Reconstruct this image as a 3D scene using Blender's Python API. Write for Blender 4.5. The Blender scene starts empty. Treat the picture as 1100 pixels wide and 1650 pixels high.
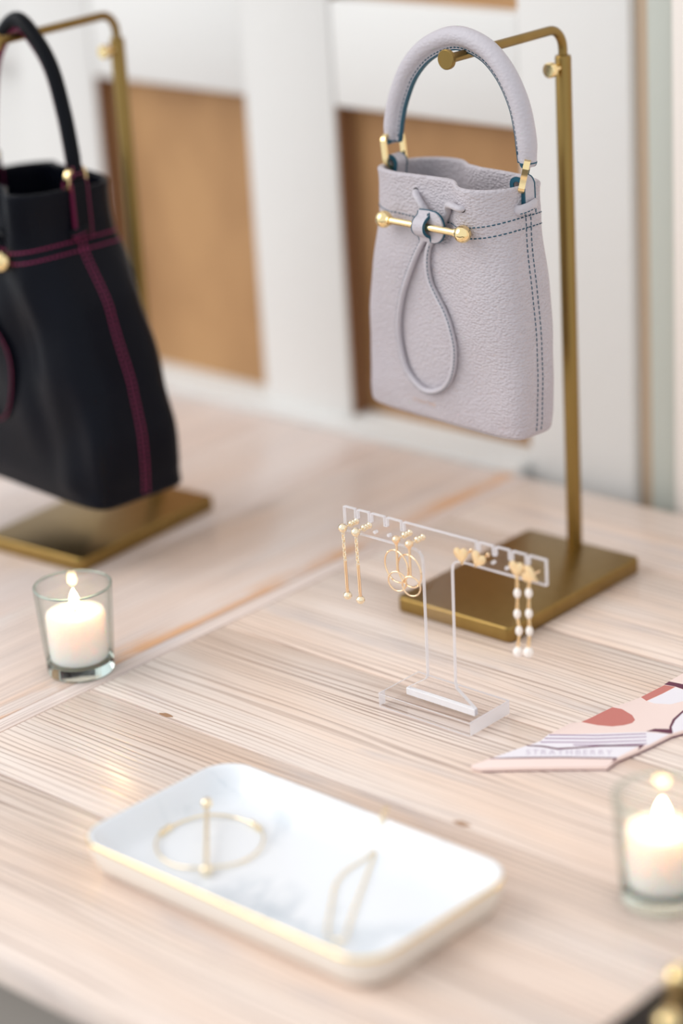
import bpy, bmesh, math, random
from mathutils import Vector, Matrix
import numpy as np
random.seed(7)
scene = bpy.context.scene
COL = scene.collection
PI = math.pi
CM = 0.01
TZ = 0.75                      # height of the table top above the floor (m); all shapes below are in cm above the table top

# ------------------------------------------------------------------ camera
FPX, PITCH, ROLL, YAW = 3847.7, .3673, -.0617, -.755
CAM = np.array([101.7264, -126.7786, 69.4543])
_fw = np.array([math.sin(YAW)*math.cos(PITCH), math.cos(YAW)*math.cos(PITCH), -math.sin(PITCH)])
_rt = np.array([math.cos(YAW), -math.sin(YAW), 0.]); _up = np.cross(_rt, _fw)
_R = math.cos(ROLL)*_rt + math.sin(ROLL)*_up
_U = -math.sin(ROLL)*_rt + math.cos(ROLL)*_up
cam_data = bpy.data.cameras.new('camera'); cam = bpy.data.objects.new('camera', cam_data); COL.objects.link(cam)
cam_data.sensor_fit = 'VERTICAL'; cam_data.sensor_height = 36.0; cam_data.sensor_width = 24.0
cam_data.lens = FPX/1650*36
cam_data.clip_start = .05; cam_data.clip_end = 50
cam.matrix_world = Matrix(((_R[0], _U[0], -_fw[0], CAM[0]*CM), (_R[1], _U[1], -_fw[1], CAM[1]*CM),
                           (_R[2], _U[2], -_fw[2], CAM[2]*CM+TZ), (0, 0, 0, 1)))
cam_data.dof.use_dof = True; cam_data.dof.focus_distance = 1.585; cam_data.dof.aperture_fstop = 1.9
scene.camera = cam
# ------------------------------------------------------------------ sky, sun, exposure
w = bpy.data.worlds.new('overcast_sky'); scene.world = w; w.use_nodes = True
bg = w.node_tree.nodes['Background']; bg.inputs[0].default_value = (.93, .97, 1.0, 1); bg.inputs[1].default_value = .95
sun_d = bpy.data.lights.new('soft_daylight', 'SUN'); sun_d.energy = 1.5; sun_d.angle = math.radians(50); sun_d.color = (1, .96, .92)
sun = bpy.data.objects.new('soft_daylight', sun_d); COL.objects.link(sun)
sun.rotation_euler = Vector((.60, .60, -.55)).to_track_quat('-Z', 'Y').to_euler(); sun.location = (-2, -1.5, 3)
vs = scene.view_settings
vs.view_transform = 'Standard'; vs.look = 'None'; vs.gamma = 1; vs.use_curve_mapping = False
vs.exposure = 0.06

def at(px, py, z):             # the point at height z (cm above the table) seen at a pixel of the 1100x1650 photograph
    d = _fw + _R*(px-550)/FPX - _U*(py-825)/FPX
    return CAM + d*(z-CAM[2])/d[2]

# ------------------------------------------------------------------ materials
def s2l(c): return tuple(((v/255)/12.92 if v/255 <= .04045 else ((v/255+.055)/1.055)**2.4) for v in c)
class NT:
    def __init__(s, name):
        s.m = bpy.data.materials.new(name); s.m.use_nodes = True; s.t = s.m.node_tree; s.b = s.t.nodes['Principled BSDF']
    def n(s, kind, **kw):
        x = s.t.nodes.new(kind)
        for k, v in kw.items(): setattr(x, k, v)
        return x
    def l(s, a, b): s.t.links.new(a, b)
    def set(s, **kw):
        for k, v in kw.items():
            i = s.b.inputs[k.replace('_', ' ')]
            i.default_value = (*v, 1) if isinstance(v, tuple) and len(v) == 3 and i.type == 'RGBA' else v
        return s
    def coords(s, scale=(1, 1, 1), rnd=False):
        tc = s.n('ShaderNodeTexCoord'); mp = s.n('ShaderNodeMapping'); mp.inputs['Scale'].default_value = scale
        src = tc.outputs['Object']
        if rnd:
            oi = s.n('ShaderNodeObjectInfo'); mm = s.n('ShaderNodeMath', operation='MULTIPLY'); mm.inputs[1].default_value = 37.0
            cb = s.n('ShaderNodeCombineXYZ'); ad = s.n('ShaderNodeVectorMath', operation='ADD')
            s.l(oi.outputs['Random'], mm.inputs[0])
            for k in range(3): s.l(mm.outputs[0], cb.inputs[k])
            s.l(src, ad.inputs[0]); s.l(cb.outputs[0], ad.inputs[1]); src = ad.outputs[0]
        s.l(src, mp.inputs['Vector']); return mp.outputs[0]
    def noise(s, vec, scale=1, detail=3, rough=.5, dist=0):
        x = s.n('ShaderNodeTexNoise'); x.inputs['Scale'].default_value = scale; x.inputs['Detail'].default_value = detail
        x.inputs['Roughness'].default_value = rough; x.inputs['Distortion'].default_value = dist
        s.l(vec, x.inputs['Vector']); return x.outputs['Fac']
    def ramp(s, fac, stops):
        x = s.n('ShaderNodeValToRGB'); e = x.color_ramp.elements
        while len(e) < len(stops): e.new(.5)
        for i, (p, c) in enumerate(stops):
            e[i].position = p; e[i].color = (*c, 1) if not isinstance(c, (int, float)) else (c, c, c, 1)
        s.l(fac, x.inputs[0]); return x.outputs[0]
    def mix(s, fac, a, b, mode='MIX'):
        x = s.n('ShaderNodeMix', data_type='RGBA', blend_type=mode)
        for sock, v in ((x.inputs[0], fac), (x.inputs[6], a), (x.inputs[7], b)):
            if hasattr(v, 'is_output'): s.l(v, sock)
            elif isinstance(v, tuple): sock.default_value = (*v, 1)
            else: sock.default_value = v
        return x.outputs[2]
    def bump(s, h, strength=.3, dist=.001):
        x = s.n('ShaderNodeBump'); x.inputs['Strength'].default_value = strength; x.inputs['Distance'].default_value = dist
        s.l(h, x.inputs['Height']); s.l(x.outputs[0], s.b.inputs['Normal'])
    def color(s, c): s.l(c, s.b.inputs['Base Color'])

def plain(name, col, rough=.5, metal=0, bump=None, **kw):
    t = NT(name).set(Base_Color=col, Roughness=rough, Metallic=metal, **kw)
    if bump:
        sc, st, ds = bump; t.bump(t.noise(t.coords(), sc, 4), st, ds)
    return t.m

def leather(name, col, var, cell=520, strength=.75, spec=.35, rough=.5):
    t = NT(name).set(Roughness=rough); t.b.inputs['Specular IOR Level'].default_value = spec
    v = t.coords()
    nz = t.n('ShaderNodeTexNoise'); nz.inputs['Scale'].default_value = 160; nz.inputs['Detail'].default_value = 2; t.l(v, nz.inputs['Vector'])
    ma = t.n('ShaderNodeVectorMath', operation='MULTIPLY_ADD'); ma.inputs[1].default_value = (.0009, .0009, .0009)
    t.l(nz.outputs['Color'], ma.inputs[0]); t.l(v, ma.inputs[2])
    vo = t.n('ShaderNodeTexVoronoi'); vo.feature = 'F1'; vo.inputs['Scale'].default_value = cell
    sq = t.n('ShaderNodeMapping'); sq.inputs['Scale'].default_value = (.8, .8, 1.25); t.l(ma.outputs[0], sq.inputs['Vector'])
    t.l(sq.outputs[0], vo.inputs['Vector'])
    h = t.ramp(vo.outputs['Distance'], [(.15, 1.0), (.8, 0.0)])
    t.color(t.mix(t.noise(v, 25, 3), col, var))
    t.bump(h, strength, .0008)
    return t.m

def wood(name, base, dark, orange, stain, edge=None):
    t = NT(name).set(Roughness=.25); t.b.inputs['Specular IOR Level'].default_value = .5
    v0 = t.coords((1, 1, 1), True)
    wob = t.n('ShaderNodeTexNoise'); wob.inputs['Scale'].default_value = 1; wob.inputs['Detail'].default_value = 2
    mp = t.n('ShaderNodeMapping'); mp.inputs['Scale'].default_value = (3.5, 9, 9); t.l(v0, mp.inputs['Vector']); t.l(mp.outputs[0], wob.inputs['Vector'])
    ma = t.n('ShaderNodeVectorMath', operation='MULTIPLY_ADD'); ma.inputs[1].default_value = (0, .012, 0)
    t.l(wob.outputs['Color'], ma.inputs[0]); t.l(v0, ma.inputs[2])
    def nz(sc, det=3, ro=.5):
        m = t.n('ShaderNodeMapping'); m.inputs['Scale'].default_value = sc; t.l(ma.outputs[0], m.inputs['Vector']); return t.noise(m.outputs[0], 1, det, ro)
    sp0 = t.n('ShaderNodeSeparateXYZ'); t.l(ma.outputs[0], sp0.inputs[0])
    ph = t.n('ShaderNodeMath', operation='MULTIPLY'); ph.inputs[1].default_value = 2*PI*205; t.l(sp0.outputs[1], ph.inputs[0])
    p2 = t.n('ShaderNodeMath', operation='MULTIPLY_ADD'); p2.inputs[1].default_value = 34; t.l(nz((1.1, 34, 6), 3, .6), p2.inputs[0]); t.l(ph.outputs[0], p2.inputs[2])
    sn = t.n('ShaderNodeMath', operation='SINE'); t.l(p2.outputs[0], sn.inputs[0])
    g = t.n('ShaderNodeMath', operation='MULTIPLY_ADD'); g.inputs[1].default_value = .5; g.inputs[2].default_value = .5; t.l(sn.outputs[0], g.inputs[0])
    amp = t.ramp(nz((2.2, 60, 8), 3, .6), [(.34, .12), (.62, .85)])
    line = t.ramp(g.outputs[0], [(.0, 1.0), (.30, .25), (.5, 0.0)])
    fine = nz((20, 2000, 60), 2)
    mul = t.n('ShaderNodeMath', operation='MULTIPLY'); t.l(line, mul.inputs[0]); t.l(amp, mul.inputs[1])
    tone = t.mix(t.ramp(nz((2.6, 20, 8), 3), [(.36, 0.0), (.7, .8)]), base, orange)
    tone = t.mix(t.ramp(nz((5, 26, 9), 3, .6), [(.58, 0.0), (.76, .7)]), tone, stain)
    if edge:
        tc = t.n('ShaderNodeTexCoord'); sp = t.n('ShaderNodeSeparateXYZ'); t.l(tc.outputs['Object'], sp.inputs[0])
        mr = t.n('ShaderNodeMapRange'); mr.inputs[1].default_value = edge[0]; mr.inputs[2].default_value = edge[1]; mr.inputs[3].default_value = 1; mr.inputs[4].default_value = 0; t.l(sp.outputs[1], mr.inputs[0]); e = mr.outputs[0]
        ml = t.n('ShaderNodeMath', operation='MULTIPLY'); t.l(e, ml.inputs[0]); t.l(t.ramp(nz((14, 60, 10), 3), [(.40, 0.0), (.58, .9)]), ml.inputs[1])
        tone = t.mix(ml.outputs[0], tone, s2l((240, 178, 120)))
    c = t.mix(mul.outputs[0], tone, dark)
    c = t.mix(t.ramp(fine, [(.3, .22), (.55, 0.0)]), c, dark)
    t.color(c)
    inv = t.n('ShaderNodeMath', operation='SUBTRACT'); inv.inputs[0].default_value = 1; t.l(mul.outputs[0], inv.inputs[1])
    t.bump(inv.outputs[0], .45, .0007)
    return t.m

def clear(name, tint, edge_tint, rough=0.0, gloss=1.0, ior=1.5):
    """thin clear wall: see-through with Fresnel reflection"""
    t = NT(name); t.t.nodes.remove(t.b)
    out = [x for x in t.t.nodes if x.type == 'OUTPUT_MATERIAL'][0]
    tr = t.n('ShaderNodeBsdfTransparent'); gl = t.n('ShaderNodeBsdfGlossy'); gl.inputs['Roughness'].default_value = rough
    lw = t.n('ShaderNodeLayerWeight'); lw.inputs['Blend'].default_value = .35
    p3 = t.n('ShaderNodeMath', operation='POWER'); p3.inputs[1].default_value = 2.5; t.l(lw.outputs['Facing'], p3.inputs[0])
    t.l(t.mix(p3.outputs[0], tint, edge_tint), tr.inputs['Color'])
    lf = t.n('ShaderNodeLayerWeight'); lf.inputs['Blend'].default_value = .5
    pw = t.n('ShaderNodeMath', operation='POWER'); pw.inputs[1].default_value = 5; t.l(lf.outputs['Facing'], pw.inputs[0])
    mul = t.n('ShaderNodeMath', operation='MULTIPLY_ADD'); mul.inputs[1].default_value = .8*gloss; mul.inputs[2].default_value = .04*gloss; t.l(pw.outputs[0], mul.inputs[0])
    mx = t.n('ShaderNodeMixShader'); t.l(mul.outputs[0], mx.inputs[0]); t.l(tr.outputs[0], mx.inputs[1]); t.l(gl.outputs[0], mx.inputs[2])
    t.l(mx.outputs[0], out.inputs['Surface']); return t.m

def emit(name, col, st):
    t = NT(name).set(Base_Color=col); t.b.inputs['Emission Color'].default_value = (*col, 1); t.b.inputs['Emission Strength'].default_value = st; return t.m

M = {}
M['wood'] = wood('whitewashed_pine', s2l((241, 227, 218)), s2l((172, 148, 136)), s2l((240, 212, 192)), s2l((190, 187, 192)))
M['wood_edge'] = wood('whitewashed_pine_worn_edge', s2l((240, 226, 219)), s2l((190, 168, 158)), s2l((240, 212, 194)), s2l((204, 198, 200)), (-.062, -.045))
M['wood_cross'] = wood('whitewashed_pine_cross', s2l((239, 225, 219)), s2l((205, 186, 178)), s2l((239, 214, 200)), s2l((212, 206, 209)))
M['knot'] = plain('brown_wood_knot', s2l((168, 130, 100)), .5, bump=(400, .4, .001))
M['white_paint'] = plain('chalky_white_paint', s2l((226, 225, 223)), .55, bump=(60, .15, .002))
M['warm_white'] = plain('warm_white_paint', s2l((236, 228, 221)), .55, bump=(60, .15, .002))
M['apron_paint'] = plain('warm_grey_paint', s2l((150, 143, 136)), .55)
M['grey_paint'] = plain('grey_green_paint', s2l((190, 194, 186)), .5, bump=(40, .1, .002))
M['gap'] = plain('bare_wood_gap', s2l((196, 174, 150)), .7, bump=(50, .2, .002))
t = NT('brown_board').set(Roughness=.65)
t.color(t.mix(t.ramp(t.noise(t.coords((9, 9, 5), True), 1, 4, .55), [(.35, 0.0), (.7, 1.0)]), s2l((184, 142, 96)), s2l((154, 114, 74)))); t.bump(t.noise(t.coords(), 90, 3), .1, .001); M['brown'] = t.m
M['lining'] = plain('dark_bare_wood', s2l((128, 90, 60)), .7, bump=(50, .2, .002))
M['floor'] = plain('grey_floor', s2l((100, 95, 90)), .6, bump=(15, .2, .003))
t = NT('brushed_brass').set(Metallic=1.0, Roughness=.33)
v = t.coords((30, 30, 4)); t.color(t.mix(t.noise(v, 3, 3), s2l((154, 127, 76)), s2l((138, 113, 64)))); M['brass'] = t.m
M['gold'] = plain('polished_gold', s2l((250, 224, 168)), .08, 1)
M['rose_gold'] = plain('warm_polished_gold', s2l((250, 222, 186)), .1, 1)
M['pale_gold'] = plain('pale_polished_gold', s2l((252, 236, 206)), .12, 1)
M['satin_gold'] = plain('satin_gold', s2l((248, 220, 174)), .3, 1)
M['grey_leather'] = leather('dove_grey_pebbled_leather', s2l((190, 184, 190)), s2l((184, 176, 182)))
M['grey_smooth'] = leather('dove_grey_leather_trim', s2l((193, 188, 195)), s2l((185, 179, 185)), 420, .3)
M['teal'] = plain('teal_edge_paint', s2l((18, 78, 98)), .4)
M['teal_thread'] = plain('teal_thread', s2l((22, 74, 94)), .7)
M['black_leather'] = leather('navy_black_leather', s2l((10, 13, 24)), s2l((8, 9, 15)), 330, .15, .1, .34)
M['black_smooth'] = leather('navy_black_trim', s2l((13, 15, 22)), s2l((10, 11, 16)), 420, .12, .1, .34)
M['magenta'] = plain('magenta_edge_paint', s2l((110, 18, 62)), .45)
M['magenta_thread'] = plain('magenta_thread', s2l((138, 24, 80)), .6)
M['dark'] = plain('hole_shade', (.01, .01, .012), .8)
M['foil'] = plain('gold_foil', s2l((214, 178, 150)), .4, .3)
M['glass'] = clear('votive_glass', (.993, .997, .994), (.50, .60, .55), 0, 1.0, 1.5)
M['glass_base'] = NT('votive_glass_base').set(Base_Color=(.80, .93, .88), Roughness=.02, Transmission_Weight=1.0, IOR=1.48).m
t = NT('candle_wax').set(Base_Color=s2l((250, 240, 234)), Roughness=.45, Subsurface_Weight=1.0, Subsurface_Scale=.02)
t.b.inputs['Subsurface Radius'].default_value = (1.0, .6, .4); M['wax'] = t.m
M['flame'] = emit('candle_flame', (1.0, .64, .27), 75)
M['wick'] = plain('burnt_wick', (.03, .02, .02), .9)
M['acrylic'] = NT('clear_acrylic').set(Base_Color=(.99, .99, .99), Roughness=.0, Transmission_Weight=1.0, IOR=1.49).m
M['acrylic_sheet'] = clear('clear_acrylic_sheet', (.992, .992, .995), (.96, .95, .965), 0, 1.0, 1.49)
t = NT('acrylic_edge_reflection').set(Base_Color=(.93, .92, .95), Roughness=.12)  # semi-opaque white stands in for light reflected inside the acrylic
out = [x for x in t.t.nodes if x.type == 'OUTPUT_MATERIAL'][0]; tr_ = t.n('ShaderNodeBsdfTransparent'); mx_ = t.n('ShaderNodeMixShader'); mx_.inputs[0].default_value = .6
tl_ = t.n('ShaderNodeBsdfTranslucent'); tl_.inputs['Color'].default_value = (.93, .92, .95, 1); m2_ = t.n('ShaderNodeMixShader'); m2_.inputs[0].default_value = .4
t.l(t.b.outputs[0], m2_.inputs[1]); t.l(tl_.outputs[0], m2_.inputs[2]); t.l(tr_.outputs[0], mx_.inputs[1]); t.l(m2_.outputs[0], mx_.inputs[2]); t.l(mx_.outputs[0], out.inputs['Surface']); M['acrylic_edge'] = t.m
M['acrylic_slot'] = plain('lit_white_slot', (.9, .9, .93), .3)  # opaque white puts the lit slot's brightness into the colour
t = NT('pearl').set(Base_Color=s2l((246, 238, 232)), Roughness=.22); t.b.inputs['Coat Weight'].default_value = .4; M['pearl'] = t.m
M['ceramic'] = plain('stone_white_ceramic', s2l((236, 229, 220)), .35)
t = NT('white_marble_glaze').set(Roughness=.16)
v = t.coords((1, 1, 1)); wv = t.noise(v, 14, 5, .55, .9)
c1 = t.ramp(wv, [(.44, 0.0), (.5, 1.0), (.56, 0.0)]); md = t.ramp(t.noise(v, 9, 2), [(.45, 0.0), (.68, .6)])
mm = t.n('ShaderNodeMath', operation='MULTIPLY'); t.l(c1, mm.inputs[0]); t.l(md, mm.inputs[1])
t.color(t.mix(mm.outputs[0], s2l((238, 241, 246)), s2l((164, 180, 194)))); M['marble'] = t.m
M['scarf'] = plain('pale_pink_silk', s2l((243, 221, 215)), .45, bump=(1500, .1, .0003))
M['silk_red'] = plain('brick_red_print', s2l((200, 120, 112)), .5, bump=(1500, .15, .0003))
M['silk_white'] = plain('white_print', s2l((238, 234, 242)), .45)
M['silk_purple'] = plain('plum_print', s2l((96, 36, 66)), .5)
M['silk_lilac'] = plain('lilac_print', s2l((158, 128, 160)), .5)
M['silk_text'] = plain('grey_lilac_print', s2l((198, 186, 204)), .5)
M['pouch'] = leather('black_pouch_leather', s2l((16, 16, 22)), s2l((13, 13, 17)), 330, .2, .2)

# ------------------------------------------------------------------ shape helpers (cm)
def join(gs):
    V, F = [], []
    for v, f in gs:
        o = len(V); V += [tuple(p) for p in v]; F += [tuple(i+o for i in q) for q in f]
    return V, F
def xf(g, fn): return [fn(Vector(p)) for p in g[0]], g[1]
def move(g, d): return [(p[0]+d[0], p[1]+d[1], p[2]+d[2]) for p in g[0]], g[1]

def from_bm(bm):
    bm.verts.index_update(); r = [tuple(v.co) for v in bm.verts], [tuple(v.index for v in f.verts) for f in bm.faces]; bm.free(); return r
def box(x0, x1, y0, y1, z0, z1, bev=0, seg=2):
    bm = bmesh.new(); bmesh.ops.create_cube(bm, size=1)
    for v in bm.verts: v.co = Vector(((x0+x1)/2+v.co.x*(x1-x0), (y0+y1)/2+v.co.y*(y1-y0), (z0+z1)/2+v.co.z*(z1-z0)))
    if bev: bmesh.ops.bevel(bm, geom=bm.edges[:], offset=bev, segments=seg, profile=.5, affect='EDGES')
    return from_bm(bm)
def prism(poly, z0, z1, bev=0, seg=2):
    bm = bmesh.new(); vs_ = [bm.verts.new((x, y, z0)) for x, y in poly]; f = bm.faces.new(vs_)
    r = bmesh.ops.extrude_face_region(bm, geom=[f]); top = [v for v in r['geom'] if isinstance(v, bmesh.types.BMVert)]
    for v in top: v.co.z = z1
    bmesh.ops.recalc_face_normals(bm, faces=bm.faces[:])
    if bev:
        es = [e for e in bm.edges if abs(e.verts[0].co.z-e.verts[1].co.z) < 1e-6]
        bmesh.ops.bevel(bm, geom=es, offset=bev, segments=seg, profile=.5, affect='EDGES')
    return from_bm(bm)
def rrect(w_, h_, r, n=6, cx=0, cy=0):
    P = []
    for k, (sx, sy) in enumerate(((1, 1), (-1, 1), (-1, -1), (1, -1))):
        for i in range(n+1):
            a = PI/2*(k+i/n); P.append((cx+sx*(w_/2-r)+r*math.cos(a), cy+sy*(h_/2-r)+r*math.sin(a)))
    return P
def sphere(c, r, nu=20, nv=12):
    if isinstance(r, (int, float)): r = (r, r, r)
    V = [(c[0], c[1], c[2]-r[2])]; F = []
    for j in range(1, nv):
        ph = -PI/2+PI*j/nv
        for i in range(nu):
            a = 2*PI*i/nu; V.append((c[0]+r[0]*math.cos(ph)*math.cos(a), c[1]+r[1]*math.cos(ph)*math.sin(a), c[2]+r[2]*math.sin(ph)))
    V.append((c[0], c[1], c[2]+r[2])); T = len(V)-1
    for i in range(nu):
        k = (i+1) % nu; F.append((0, 1+k, 1+i))
        for j in range(nv-2): a = 1+j*nu; F.append((a+i, a+k, a+nu+k, a+nu+i))
        a = 1+(nv-2)*nu; F.append((a+i, a+k, T))
    return V, F
def lathe(prof, n=40, c=(0, 0)):
    V, F = [], []
    for (r, z) in prof:
        for i in range(n): a = 2*PI*i/n; V.append((c[0]+r*math.cos(a), c[1]+r*math.sin(a), z))
    for j in range(len(prof)-1):
        for i in range(n): k = (i+1) % n; F.append((j*n+i, j*n+k, (j+1)*n+k, (j+1)*n+i))
    if prof[0][0] > 1e-6: F.append(tuple(range(n))[::-1])
    if prof[-1][0] > 1e-6: F.append(tuple((len(prof)-1)*n+i for i in range(n)))
    return V, F
def frames(path, closed=False, up=None):
    P = [Vector(p) for p in path]; n = len(P); T = []
    for i in range(n):
        a = P[i-1] if (closed or i > 0) else P[0]; b = P[(i+1) % n] if (closed or i < n-1) else P[-1]
        T.append((b-a).normalized())
    N = []
    if up is not None:
        for i in range(n):
            u = Vector(up[i] if isinstance(up, list) else up); N.append((u-T[i]*u.dot(T[i])).normalized())
    else:
        u = Vector((0, 0, 1)) if abs(T[0].z) < .9 else Vector((1, 0, 0)); u = (u-T[0]*u.dot(T[0])).normalized(); N.append(u)
        for i in range(1, n): u = (N[-1]-T[i]*N[-1].dot(T[i])).normalized(); N.append(u)
    return P, T, N
def sweep(path, section, closed=False, up=None, caps=True, open_section=False):
    """section: list of (n, b) offsets, or a function i -> that list; n along the up vector, b = T x N"""
    P, T, N = frames(path, closed, up); V, F = [], []; m = None
    for i in range(len(P)):
        s = section(i) if callable(section) else section; m = len(s); B = T[i].cross(N[i])
        for (a, b) in s: V.append(tuple(P[i]+N[i]*a+B*b))
    L = len(P) if closed else len(P)-1; mm = m-1 if open_section else m
    for i in range(L):
        j = (i+1) % len(P)
        for k in range(mm): q = (k+1) % m; F.append((i*m+k, i*m+q, j*m+q, j*m+k))
    if caps and not closed and not open_section:
        F.append(tuple(range(m))[::-1]); F.append(tuple((len(P)-1)*m+k for k in range(m)))
    return V, F
def circ(r, n=12, rb=None): return [(r*math.cos(2*PI*k/n), (rb or r)*math.sin(2*PI*k/n)) for k in range(n)]
def tube(path, r, n=12, closed=False, up=None):
    if isinstance(r, (list, tuple)): return sweep(path, lambda i: circ(r[i], n), closed, up)
    return sweep(path, circ(r, n), closed, up)
def crom(pts, per=8, closed=False):
    P = [Vector(p) for p in pts]; n = len(P); out = []
    for i in range(n if closed else n-1):
        p1, p2 = P[i], P[(i+1) % n]
        p0 = P[i-1] if (closed or i > 0) else p1*2-p2
        p3 = P[(i+2) % n] if (closed or i+2 < n) else p2*2-p1
        for k in range(per):
            t_ = k/per; out.append(.5*((2*p1)+(p2-p0)*t_+(2*p0-5*p1+4*p2-p3)*t_**2+(3*p1-p0-3*p2+p3)*t_**3))
    if not closed: out.append(P[-1])
    return out
def resample(path, step):
    P = [Vector(p) for p in path]; out = [P[0]]; acc = 0
    for a, b in zip(P, P[1:]):
        L = (b-a).length; d = step-acc
        while d <= L: out.append(a.lerp(b, d/L)); d += step
        acc = (acc+L) % step if L else acc
    return out
def stitches(path, ln=.27, gap=.11, r=.045):
    P = resample(path, .02); gs = []; k = int(ln/.02); st = int((ln+gap)/.02); i = 0
    while i+k < len(P):
        a, b = P[i], P[i+k]; t_ = (b-a).normalized(); u = Vector((0, 0, 1)) if abs(t_.z) < .8 else Vector((1, 0, 0))
        n1 = t_.cross(u).normalized()*r; n2 = t_.cross(n1).normalized()*r
        V = [a]+[a+t_*r*1.2+s for s in (n1, n2, -n1, -n2)]+[b-t_*r*1.2+s for s in (n1, n2, -n1, -n2)]+[b]
        F = [(0, 2, 1), (0, 3, 2), (0, 4, 3), (0, 1, 4)]+[(1+q, 1+(q+1) % 4, 5+(q+1) % 4, 5+q) for q in range(4)]+[(9, 5, 6), (9, 6, 7), (9, 7, 8), (9, 8, 5)]
        gs.append(([tuple(x) for x in V], F)); i += st
    return join(gs)
def lerp_tab(tab, x):
    if x <= tab[0][0]: return tab[0][1]
    for (a, va), (b, vb) in zip(tab, tab[1:]):
        if x <= b: t_ = (x-a)/(b-a); t_ = t_*t_*(3-2*t_)*.35+t_*.65; return va+(vb-va)*t_
    return tab[-1][1]

def thing(name, label, cat, loc, rz=0, group=None, kind=None):
    o = bpy.data.objects.new(name, None); COL.objects.link(o); o.empty_display_size = .02
    o.location = (loc[0]*CM, loc[1]*CM, TZ+loc[2]*CM); o.rotation_euler = (0, 0, rz)
    tag(o, label, cat, group, kind); return o
def tag(o, label=None, cat=None, group=None, kind=None):
    if label: o['label'] = label
    if cat: o['category'] = cat
    if group: o['group'] = group
    if kind: o['kind'] = kind
    return o
def mesh(name, g, smooth=True, angle=40):
    me = bpy.data.meshes.new(name); me.from_pydata([(p[0]*CM, p[1]*CM, p[2]*CM) for p in g[0]], [], g[1])
    bm = bmesh.new(); bm.from_mesh(me); bmesh.ops.recalc_face_normals(bm, faces=bm.faces[:])
    for f in bm.faces: f.smooth = smooth
    if smooth:
        ca = math.radians(angle)
        for e in bm.edges:
            if len(e.link_faces) == 2 and e.calc_face_angle(0) > ca: e.smooth = False
    bm.to_mesh(me); bm.free(); return me
def part(name, g, mat, parent, smooth=True, label=None, kind=None, loc=None, angle=40):
    me = mesh(name, g, smooth, angle); me.materials.append(M[mat] if isinstance(mat, str) else mat)
    o = bpy.data.objects.new(name, me); COL.objects.link(o); o.parent = parent
    if loc: o.location = (loc[0]*CM, loc[1]*CM, loc[2]*CM)
    return tag(o, label, None, None, kind)
def copy_tree(o, parent=None):
    c = o.copy(); COL.objects.link(c); c.parent = parent
    for ch in list(o.children): copy_tree(ch, c)
    return c

# ================================================================== THE SETTING
def struct(name, g, mat, label):
    o = part(name, g, mat, None, False); o.location = (0, 0, TZ); tag(o, label, None, None, 'structure'); return o
fl = struct('floor', box(-260, 260, -320, 60, -79, -75), 'floor', 'grey floor below the wooden table')
WY = 21.0
wl = struct('wall_back', box(-230, 190, WY+5, WY+12, -75, 170), 'white_paint', 'white painted panelled woodwork with brown boards behind the table')
def wpart(name, x0, x1, z0, z1, y0, y1, mat, bev=.35):
    part(name, box(0, x1-x0, y0, y1, 0, z1-z0, bev), mat, wl, True, loc=(x0, 0, z0))
rails = [(-75, 1.0), (28.7, 37.8), (66, 76), (104, 114), (142, 170)]
stiles = [(-230, -215), (-194, -184), (-164, -154), (-134, -124), (-104, -94.5), (-76.3, -65.6), (-46.0, -35.4), (-15.4, -4.7)]
for x0, x1 in stiles: wpart('stile', x0, x1, -75, 170, WY, WY+5, 'white_paint')
for (a, b), (c, d) in zip(stiles, stiles[1:]):
    for z0, z1 in rails: wpart('rail', b, c, z0, z1, WY+.15, WY+5, 'white_paint')
    for (r0, r1), (r2, r3) in zip(rails, rails[1:]):
        wpart('panel', b, c, r1, r2, WY+2.2, WY+4.6, 'brown' if b > -80 else 'white_paint', 0)
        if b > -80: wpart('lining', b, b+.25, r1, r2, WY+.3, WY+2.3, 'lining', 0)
wpart('jamb_gap', -4.7, -3.4, -75, 170, WY+.9, WY+5, 'gap', .1)
wpart('door_edge', -3.4, -.85, -75, 170, WY+.5, WY+5, 'grey_paint', .3)
for k, x0 in enumerate((-.85, 26, 53, 80, 107, 134, 161)): wpart('board', x0, x0+26.8, -75, 170, WY, WY+5, 'warm_white', .4)
wpart('sill', -194, -15.4, -1.0, .75, WY-1.6, WY+.6, 'white_paint', .3)

# ================================================================== THE TABLE
TH = 1.8
tb = thing('dining_table', 'large whitewashed pine table with heavy grain and a cross-planked end', 'table', (0, 0, -75))
def plank(x0, x1, y0, y1, mat, vert=False):
    g = box(-(x1-x0)/2+.05, (x1-x0)/2-.05, -(y1-y0)/2+.05, (y1-y0)/2-.05, -TH, 0, .07, 2)
    if vert:
        L, W = y1-y0, x1-x0; g = box(-L/2+.05, L/2-.05, -W/2+.05, W/2-.05, -TH, 0, .07, 2)
    o = part('plank', g, mat, tb, True, loc=((x0+x1)/2, (y0+y1)/2, 75))
    if vert: o.rotation_euler = (0, 0, PI/2)
SEAM = -13.9; XR = 95
for y0, y1 in ((-57, -42.3), (-42.3, -30.4), (-30.4, -17.1), (-17.1, -4.2), (-4.2, 8.6), (8.6, 19.2)): plank(SEAM, XR, y0, y1, 'wood')
plank(-15.5, SEAM, -57, 19.2, 'wood_cross', True)
plank(-29, -15.5, -57, 19.2, 'wood_edge', True)
for x0, x1 in ((-43, -29), (-57, -43), (-71, -57), (-85, -71)): plank(x0, x1, -57, 19.2, 'wood_cross', True)
for kx, ky_, ra, rb_ in ((-6.6, -30.0, .55, .22), (19.0, -30.0, .6, .24)):
    part('knot', prism([(ra*math.cos(a)+.1*math.sin(3*a), rb_*math.sin(a)) for a in [2*PI*i/20 for i in range(20)]], 74.9, 75.008), 'knot', tb, False, loc=(kx, ky_, 0))
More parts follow.
